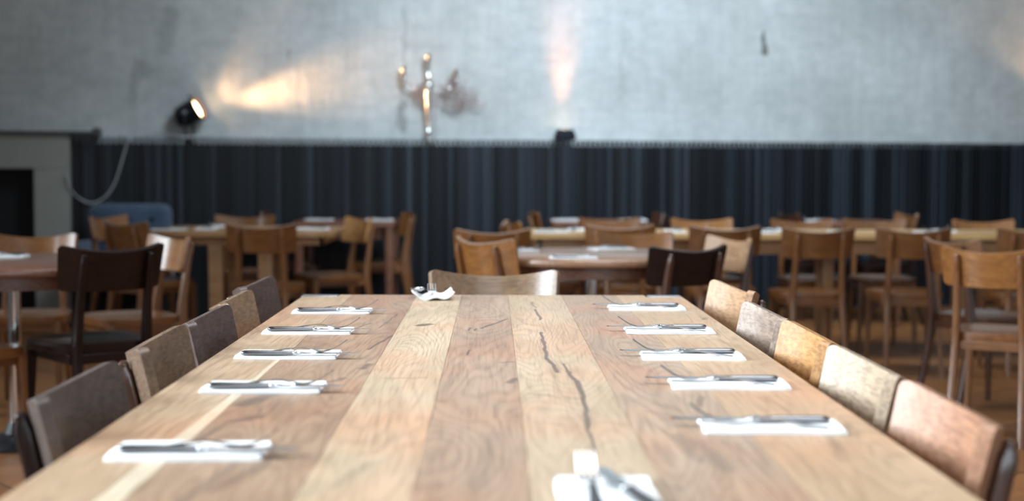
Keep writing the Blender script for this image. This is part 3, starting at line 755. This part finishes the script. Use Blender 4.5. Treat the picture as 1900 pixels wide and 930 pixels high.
rect_table(-2.10, -0.96, 8.86, 9.72, M['midwood'], 'pale wooden table with rounded ends and stout legs near the fireplace', 0.045, M['midwood'], rnd_=0.16, ap=0.05, inset=0.42)
rect_table(-1.42, -0.70, 10.47, 11.15, M['redwood'], 'narrow reddish table standing against the slatted wall at left', 0.028, inset=0.04, iny=0.04)
G6 = 'pale tables pushed together in a row'
rect_table(0.20, 2.455, 8.68, 9.38, M['palewood'], 'pale yellow wooden table at the left of the row in the right background', 0.035, M['midwood'], group=G6, inset=0.42, iny=0.27)
rect_table(2.465, 4.35, 8.68, 9.38, M['palewood'], 'pale yellow wooden table at the right of the row, running out of the picture', 0.035, M['midwood'], group=G6, inset=0.42, iny=0.27)
rect_table(0.42, 1.12, 10.58, 11.27, M['redwood'], 'small reddish table against the slats behind the pale row, left of the two', 0.028, inset=0.04, iny=0.036)
rect_table(2.31, 2.95, 10.58, 11.27, M['redwood'], 'small reddish table against the slats behind the pale row, right of the two', 0.028, inset=0.04, iny=0.036)
random.seed(5)
bg = [(-2.08, 6.28, PI*0.5, 'on the left round table'), 
      (-1.98, 9.05, -PI/2, 'at the left end of the fireside table'), (-1.78, 9.18, 0.0, 'near the left end of the fireside table, second along'), (-1.80, 9.55, PI, 'at the far side of the fireside table'), (-1.12, 9.18, PI/2, 'at the right end of the fireside table'),
      (-1.27, 10.80, PI/2, 'at the left of the narrow table by the slats'), (-0.83, 10.80, PI/2, 'at the right of the narrow table by the slats'),
      (0.10, 6.78, -PI*0.4, 'at the left rim of the centre round table'), (0.34, 6.26, -PI/2, 'at the near rim of the centre round table'), (0.56, 6.98, PI*0.62, 'at the far rim of the centre round table'),
      (0.35, 8.86, -PI/2, 'at the left end of the pale table row'), (0.52, 9.18, PI, 'on the far side of the pale row, beside its left end'), (1.10, 8.95, 0, 'on the pale row behind the shining chair'), (1.32, 9.15, PI, 'on the far side of the pale row, third along'),
      (1.62, 8.85, 0.2, 'on the pale row in the gap right of the second chair'), (1.76, 9.14, PI, 'on the far side of the pale row, near its middle'), (2.08, 8.85, 0, 'on the pale row between the third and fourth chairs'),
      (2.62, 8.86, 0.1, 'on the pale row just right of the fourth chair'), (2.80, 9.12, PI, 'on the far side of the pale row toward the right edge'),
      (0.53, 10.85, PI/2, 'at the left of the first small table by the slats'), (1.03, 10.85, PI/2, 'at the right of the first small table by the slats'), (2.40, 10.85, PI/2, 'on the second small table by the slats')]
for i, (x, y, r, w_) in enumerate(bg):
    setting(x, y, r, w_, i, main=False)

# ------------------------------------------------------------------ blue armchair
def m_velvet():
    m, t, b = nt('blue grey velvet'); v = objcoord(t, False)
    n = noise(t, v, 6.0, 3)
    L(t, ramp(t, n, [(0.3, (0.035, 0.062, 0.110)), (0.7, (0.060, 0.098, 0.165))]), b.inputs['Base Color'])
    setin(b, Roughness=0.8); b.inputs['Sheen Weight'].default_value = 0.4; return m
VEL = m_velvet()
ac = thing('armchair', 'blue-grey buttoned velvet armchair against the slats at left', 'armchair', (-2.63, 10.55, 0), PI)
bm = bmesh.new()
def pad(bm, x0, x1, y0, y1, z0, z1, r, nz=10):
    o2 = rrect((x0+x1)/2, (y0+y1)/2, x1-x0, y1-y0, r, 6); cx, cy = (x0+x1)/2, (y0+y1)/2; rings = []
    rr = min(r, (z1-z0)/2)
    for k in range(nz+1):
        a = -PI/2 + PI*k/nz; ins = rr*(1-math.cos(a)); z = (z0+rr + rr*math.sin(a)) if a < 0 else (z1-rr + rr*math.sin(a))
        sx, sy = 1-2*ins/(x1-x0), 1-2*ins/(y1-y0)
        rings.append([Vector((cx+(a_-cx)*sx, cy+(b_-cy)*sy, z)) for a_, b_ in o2])
    loft(bm, rings)
pad(bm, -0.30, 0.30, -0.26, -0.12, 0.28, 0.878, 0.068)
acb = obj('backrest', bm, VEL, ac, angle=70)
M['button'] = plain('dark covered button', (0.01, 0.014, 0.022), 0.8)
for x in (-0.17, 0, 0.17):
    for z in (0.62, 0.765):
        bm = bmesh.new(); lathe(bm, [(0.002, -0.012), (0.018, -0.008), (0.020, 0.0), (0.012, 0.006), (0.002, 0.008)], 14, Matrix.Translation((x, -0.118, z)) @ Matrix.Rotation(-PI/2, 4, 'X')); obj('button', bm, M['button'], acb)
bm = bmesh.new(); pad(bm, -0.24, 0.24, -0.16, 0.30, 0.28, 0.44, 0.06); obj('seat', bm, VEL, ac, angle=70)
for sx in (-1, 1):
    bm = bmesh.new(); pad(bm, sx*0.285-0.045, sx*0.285+0.045, -0.14, 0.28, 0.28, 0.62, 0.04); obj('armrest', bm, VEL, ac, angle=70)
    for y in (-0.20, 0.24):
        bm = bmesh.new(); lathe(bm, [(0.012, 0.0), (0.022, 0.30)], 12, Matrix.Translation((sx*0.24, y, 0))); obj('leg', bm, M['blackmetal'], ac)

# ------------------------------------------------------------------ ledge spotlight
WARM = (1.0, 0.55, 0.26)
M['lens'] = plain('glowing lamp lens', (1.0, 0.8, 0.55), 0.4, emit=(1.0, 0.66, 0.36), es=14.0)
M['innerglow'] = plain('bronze inner barrel', (0.55, 0.30, 0.14), 0.3, 0.8)
M['barrel'] = plain('glossy black lamp barrel', (0.012, 0.014, 0.020), 0.22, 0.0)
def spotlight(x, label, ax, power):
    base = onwall(x, 0.106, LB+0.001)
    t = thing('ledge_spotlight', label, 'lamp', base, WA); t.scale = (1.12,)*3
    ax = Vector(ax).normalized()
    q = ax.to_track_quat('Z', 'Y').to_matrix().to_4x4()
    c = Vector((0, 0, 0.204))
    Mx = Matrix.Translation(c) @ q
    bm = bmesh.new(); lathe(bm, [(0.010, -0.098), (0.050, -0.092), (0.070, -0.070), (0.078, -0.02), (0.080, 0.05), (0.086, 0.07), (0.090, 0.082), (0.082, 0.082), (0.074, 0.05), (0.070, 0.0), (0.01, -0.005)], 32, Mx)
    brl = obj('barrel', bm, M['barrel'], t, angle=50)
    bm = bmesh.new(); lathe(bm, [(0.0735, 0.010), (0.083, 0.078), (0.0805, 0.078), (0.071, 0.010)], 32, Mx); obj('reflector', bm, M['innerglow'], brl)
    bm = bmesh.new(); lathe(bm, [(0.002, 0.045), (0.066, 0.045), (0.070, 0.050), (0.060, 0.060), (0.002, 0.068)], 32, Mx); obj('lens', bm, M['lens'], brl)
    side = ax.cross(Vector((0, 0, 1))).normalized()
    # yoke
    bm = bmesh.new(); pts = [c + side*0.088, c + side*0.087 + Vector((0,0,-0.06)), Vector((0,0,0.035)) + side*0.06, Vector((0,0,0.022)), Vector((0,0,0.035)) - side*0.06, c - side*0.087 + Vector((0,0,-0.06)), c - side*0.088]
    tube(bm, smoothpath(pts, 4), 0.007, 8); yk = obj('yoke', bm, M['blackmetal'], t)
    for s in (-1, 1):
        bm = bmesh.new(); lathe(bm, [(0.014, 0.0), (0.016, 0.012), (0.010, 0.022)], 14, Matrix.Translation(c + side*s*0.082) @ (side*s).to_track_quat('Z', 'Y').to_matrix().to_4x4()); obj('knob', bm, M['chrome'], yk)
    bm = bmesh.new(); lathe(bm, [(0.034, 0.0), (0.034, 0.010), (0.012, 0.022), (0.010, 0.03)], 24); obj('base', bm, M['blackmetal'], t)
    bm = bmesh.new(); lathe(bm, [(0.006, 0.0), (0.009, 0.012), (0.004, 0.024)], 10, Matrix.Translation(Mx @ Vector((0, 0.0, 0.03))) @ Matrix.Translation((-0.03*ax.x, 0, 0.088))); obj('finial', bm, M['blackmetal'], brl)
    wp = base + Matrix.Rotation(WA, 3, 'Z') @ (c*1.12 + ax*0.103)
    wd = Matrix.Rotation(WA, 3, 'Z') @ ax
    return t, wp, wd
t, wp, wd = spotlight(-2.30, 'black spotlight on the ledge throwing a warm beam along the wall', (0.84, -0.30, 0.46), 60)
Rz = Matrix.Rotation(WA, 3, 'Z')
def beam(p, d, e, deg, bl): lamp('spotlight_beam', 'SPOT', p, p + Rz @ Vector(d), e, WARM, spot_size=math.radians(deg), spot_blend=bl, shadow_soft_size=0.03)
beam(wp, (0.86, 0.02, 0.50), 9, 84, 0.6)
beam(wp, (0.95, 0.11, 0.20), 80, 38, 1.0)
beam(wp, (0.96, 0.095, 0.23), 90, 27, 1.0)
beam(wp, (0.62, 0.03, 0.76), 34, 17, 1.0)
t2, wp2, wd2 = spotlight(5.2, 'black spotlight on the ledge beyond the right edge of the picture', (-0.75, -0.05, 0.62), 60)
beam(wp2, (-0.62, 0.12, 0.70), 60, 50, 0.8)

# uplight box hung over the ledge
M['mattblack'] = plain('matt black fixture', (0.008, 0.010, 0.014), 0.6, spec=0.2)
ul = thing('wall_uplight', 'small black box uplight on the ledge below a warm column of light', 'lamp', onwall(0.54, 0.122, 0), WA)
bm = bmesh.new()
loft(bm, [[Vector((a, b_, z)) for a, b_ in rrect(0, 0, w, d, 0.008, 3)] for z, w, d in ((LEDGE+0.003, 0.150, 0.10), (LEDGE+0.03, 0.160, 0.11), (LEDGE+0.088, 0.118, 0.09))])
obj('housing', bm, M['mattblack'], ul, bevel=0.003)
bm = bmesh.new(); lathe(bm, [(0.002, 0), (0.036, 0.0), (0.036, 0.0004), (0.002, 0.0004)], 24, Matrix.Translation((0, 0, LEDGE+0.0882))); obj('lens', bm, M['lens'], ul)
up = onwall(0.54, 0.122, LEDGE+0.10)
lamp('uplight_beam', 'AREA', up, up - WN*0.13 + Vector((0, 0, 0.9)), 0.6, (1.0, 0.42, 0.24), shape='DISK', size=0.11, spread=math.radians(34))

# ------------------------------------------------------------------ candelabra and dried flowers
M['silver'] = plain('polished silver', (0.80, 0.78, 0.74), 0.18, 1.0)
cb = thing('candelabra', 'tall silver candelabra with three candle cups on the ledge', 'candelabra', onwall(-0.52, 0.065, LB+0.001), WA)
bm = bmesh.new()
lathe(bm, [(0.055, -0.045), (0.055, -0.037), (0.030, -0.025), (0.014, 0.0), (0.014, 0.03), (0.020, 0.05), (0.024, 0.06), (0.018, 0.075), (0.011, 0.09), (0.013, 0.13), (0.020, 0.22), (0.030, 0.36), (0.034, 0.42), (0.028, 0.445), (0.012, 0.455), (0.022, 0.475), (0.024, 0.485), (0.012, 0.50), (0.010, 0.54), (0.012, 0.56)], 28)
obj('stem', bm, M['silver'], cb, angle=60)
cup = [(0.006, -0.02), (0.018, -0.012), (0.022, -0.004), (0.012, 0.01), (0.012, 0.02), (0.026, 0.034), (0.030, 0.046), (0.018, 0.05), (0.020, 0.085), (0.024, 0.09), (0.016, 0.09)]
for x, z in ((-0.195, 0.47), (0.0, 0.57), (0.215, 0.455)):
    bm = bmesh.new(); lathe(bm, cup, 20, Matrix.Translation((x, 0, z))); obj('candle_cup', bm, M['silver'], cb, angle=60)
for x, z in ((-0.195, 0.455), (0.215, 0.44)):
    bm = bmesh.new(); tube(bm, smoothpath([(0, 0, 0.455), (x*0.25, 0, 0.42), (x*0.6, 0, 0.395), (x*0.92, 0, 0.41), (x, 0, z)], 5), 0.006, 8); obj('arm', bm, M['silver'], cb)
for ch in cb.children: ch.location.z = 0.045
M['twig'] = plain('dusty pink dried flowers', (0.36, 0.24, 0.21), 0.9)
df = thing('dried_flowers', 'dusty pink dried flower sprays spreading round the candelabra', 'dried flowers', onwall(-0.47, 0.05, LEDGE+0.30), WA)
random.seed(3)
for a0, l0 in ((0.15, 0.30), (0.55, 0.26), (0.9, 0.20), (1.9, 0.20), (2.6, 0.22), (-0.15, 0.36), (-0.5, 0.22), (3.0, 0.14)):
    bm = bmesh.new()
    dx, dz = math.cos(a0), math.sin(a0)
    e = Vector((dx*l0, -0.02, dz*l0*0.75 + 0.03))
    tube(bm, smoothpath([(0, 0, 0), e*0.5 + Vector((0, 0, 0.02)), e], 4), 0.0018, 5)
    for k in range(44):
        f = random.uniform(0.45, 1.08)
        p = e*f + Vector((rnd(0.038), rnd(0.015), rnd(0.038)))
        bmesh.ops.create_icosphere(bm, subdivisions=1, radius=random.uniform(0.004, 0.0095), matrix=Matrix.Translation(p))
    obj('flower_spray', bm, M['twig'], df)
bm = bmesh.new(); tube(bm, [(0, 0, -0.30), (0.005, 0, -0.15), (0, 0, 0.01)], 0.003, 6); obj('stalk', bm, M['twig'], df)

# ------------------------------------------------------------------ cable
M['cable'] = plain('pale grey cable', (0.45, 0.45, 0.46), 0.5)
bm = bmesh.new()
cp = []
for (px, y, off) in ((385, 252, .20), (350, 259, .215), (320, 257, .215), (295, 249, .16), (268, 249, .13), (248, 254, .16), (232, 262, .20), (224, 285, .20), (214, 320, .20), (203, 348, .20), (186, 369, .20), (165, 377, .20), (145, 368, .21), (130, 350, .265), (124, 325, .265)):
    d = 10.95; x = (px-915)*d/2740
    cp.append(onwall(x, off, max(1.14 + (311.3-y)*d/2740, 0)))
for i in range(7):
    if cp[i].z < LEDGE+0.008 and i < 6: cp[i].z = LEDGE+0.008
tube(bm, smoothpath(cp, 5), 0.0065, 8)
tag(obj('power_cable', bm, M['cable']), 'pale grey power cable draped from the ledge spotlight down over the slats', 'cable')
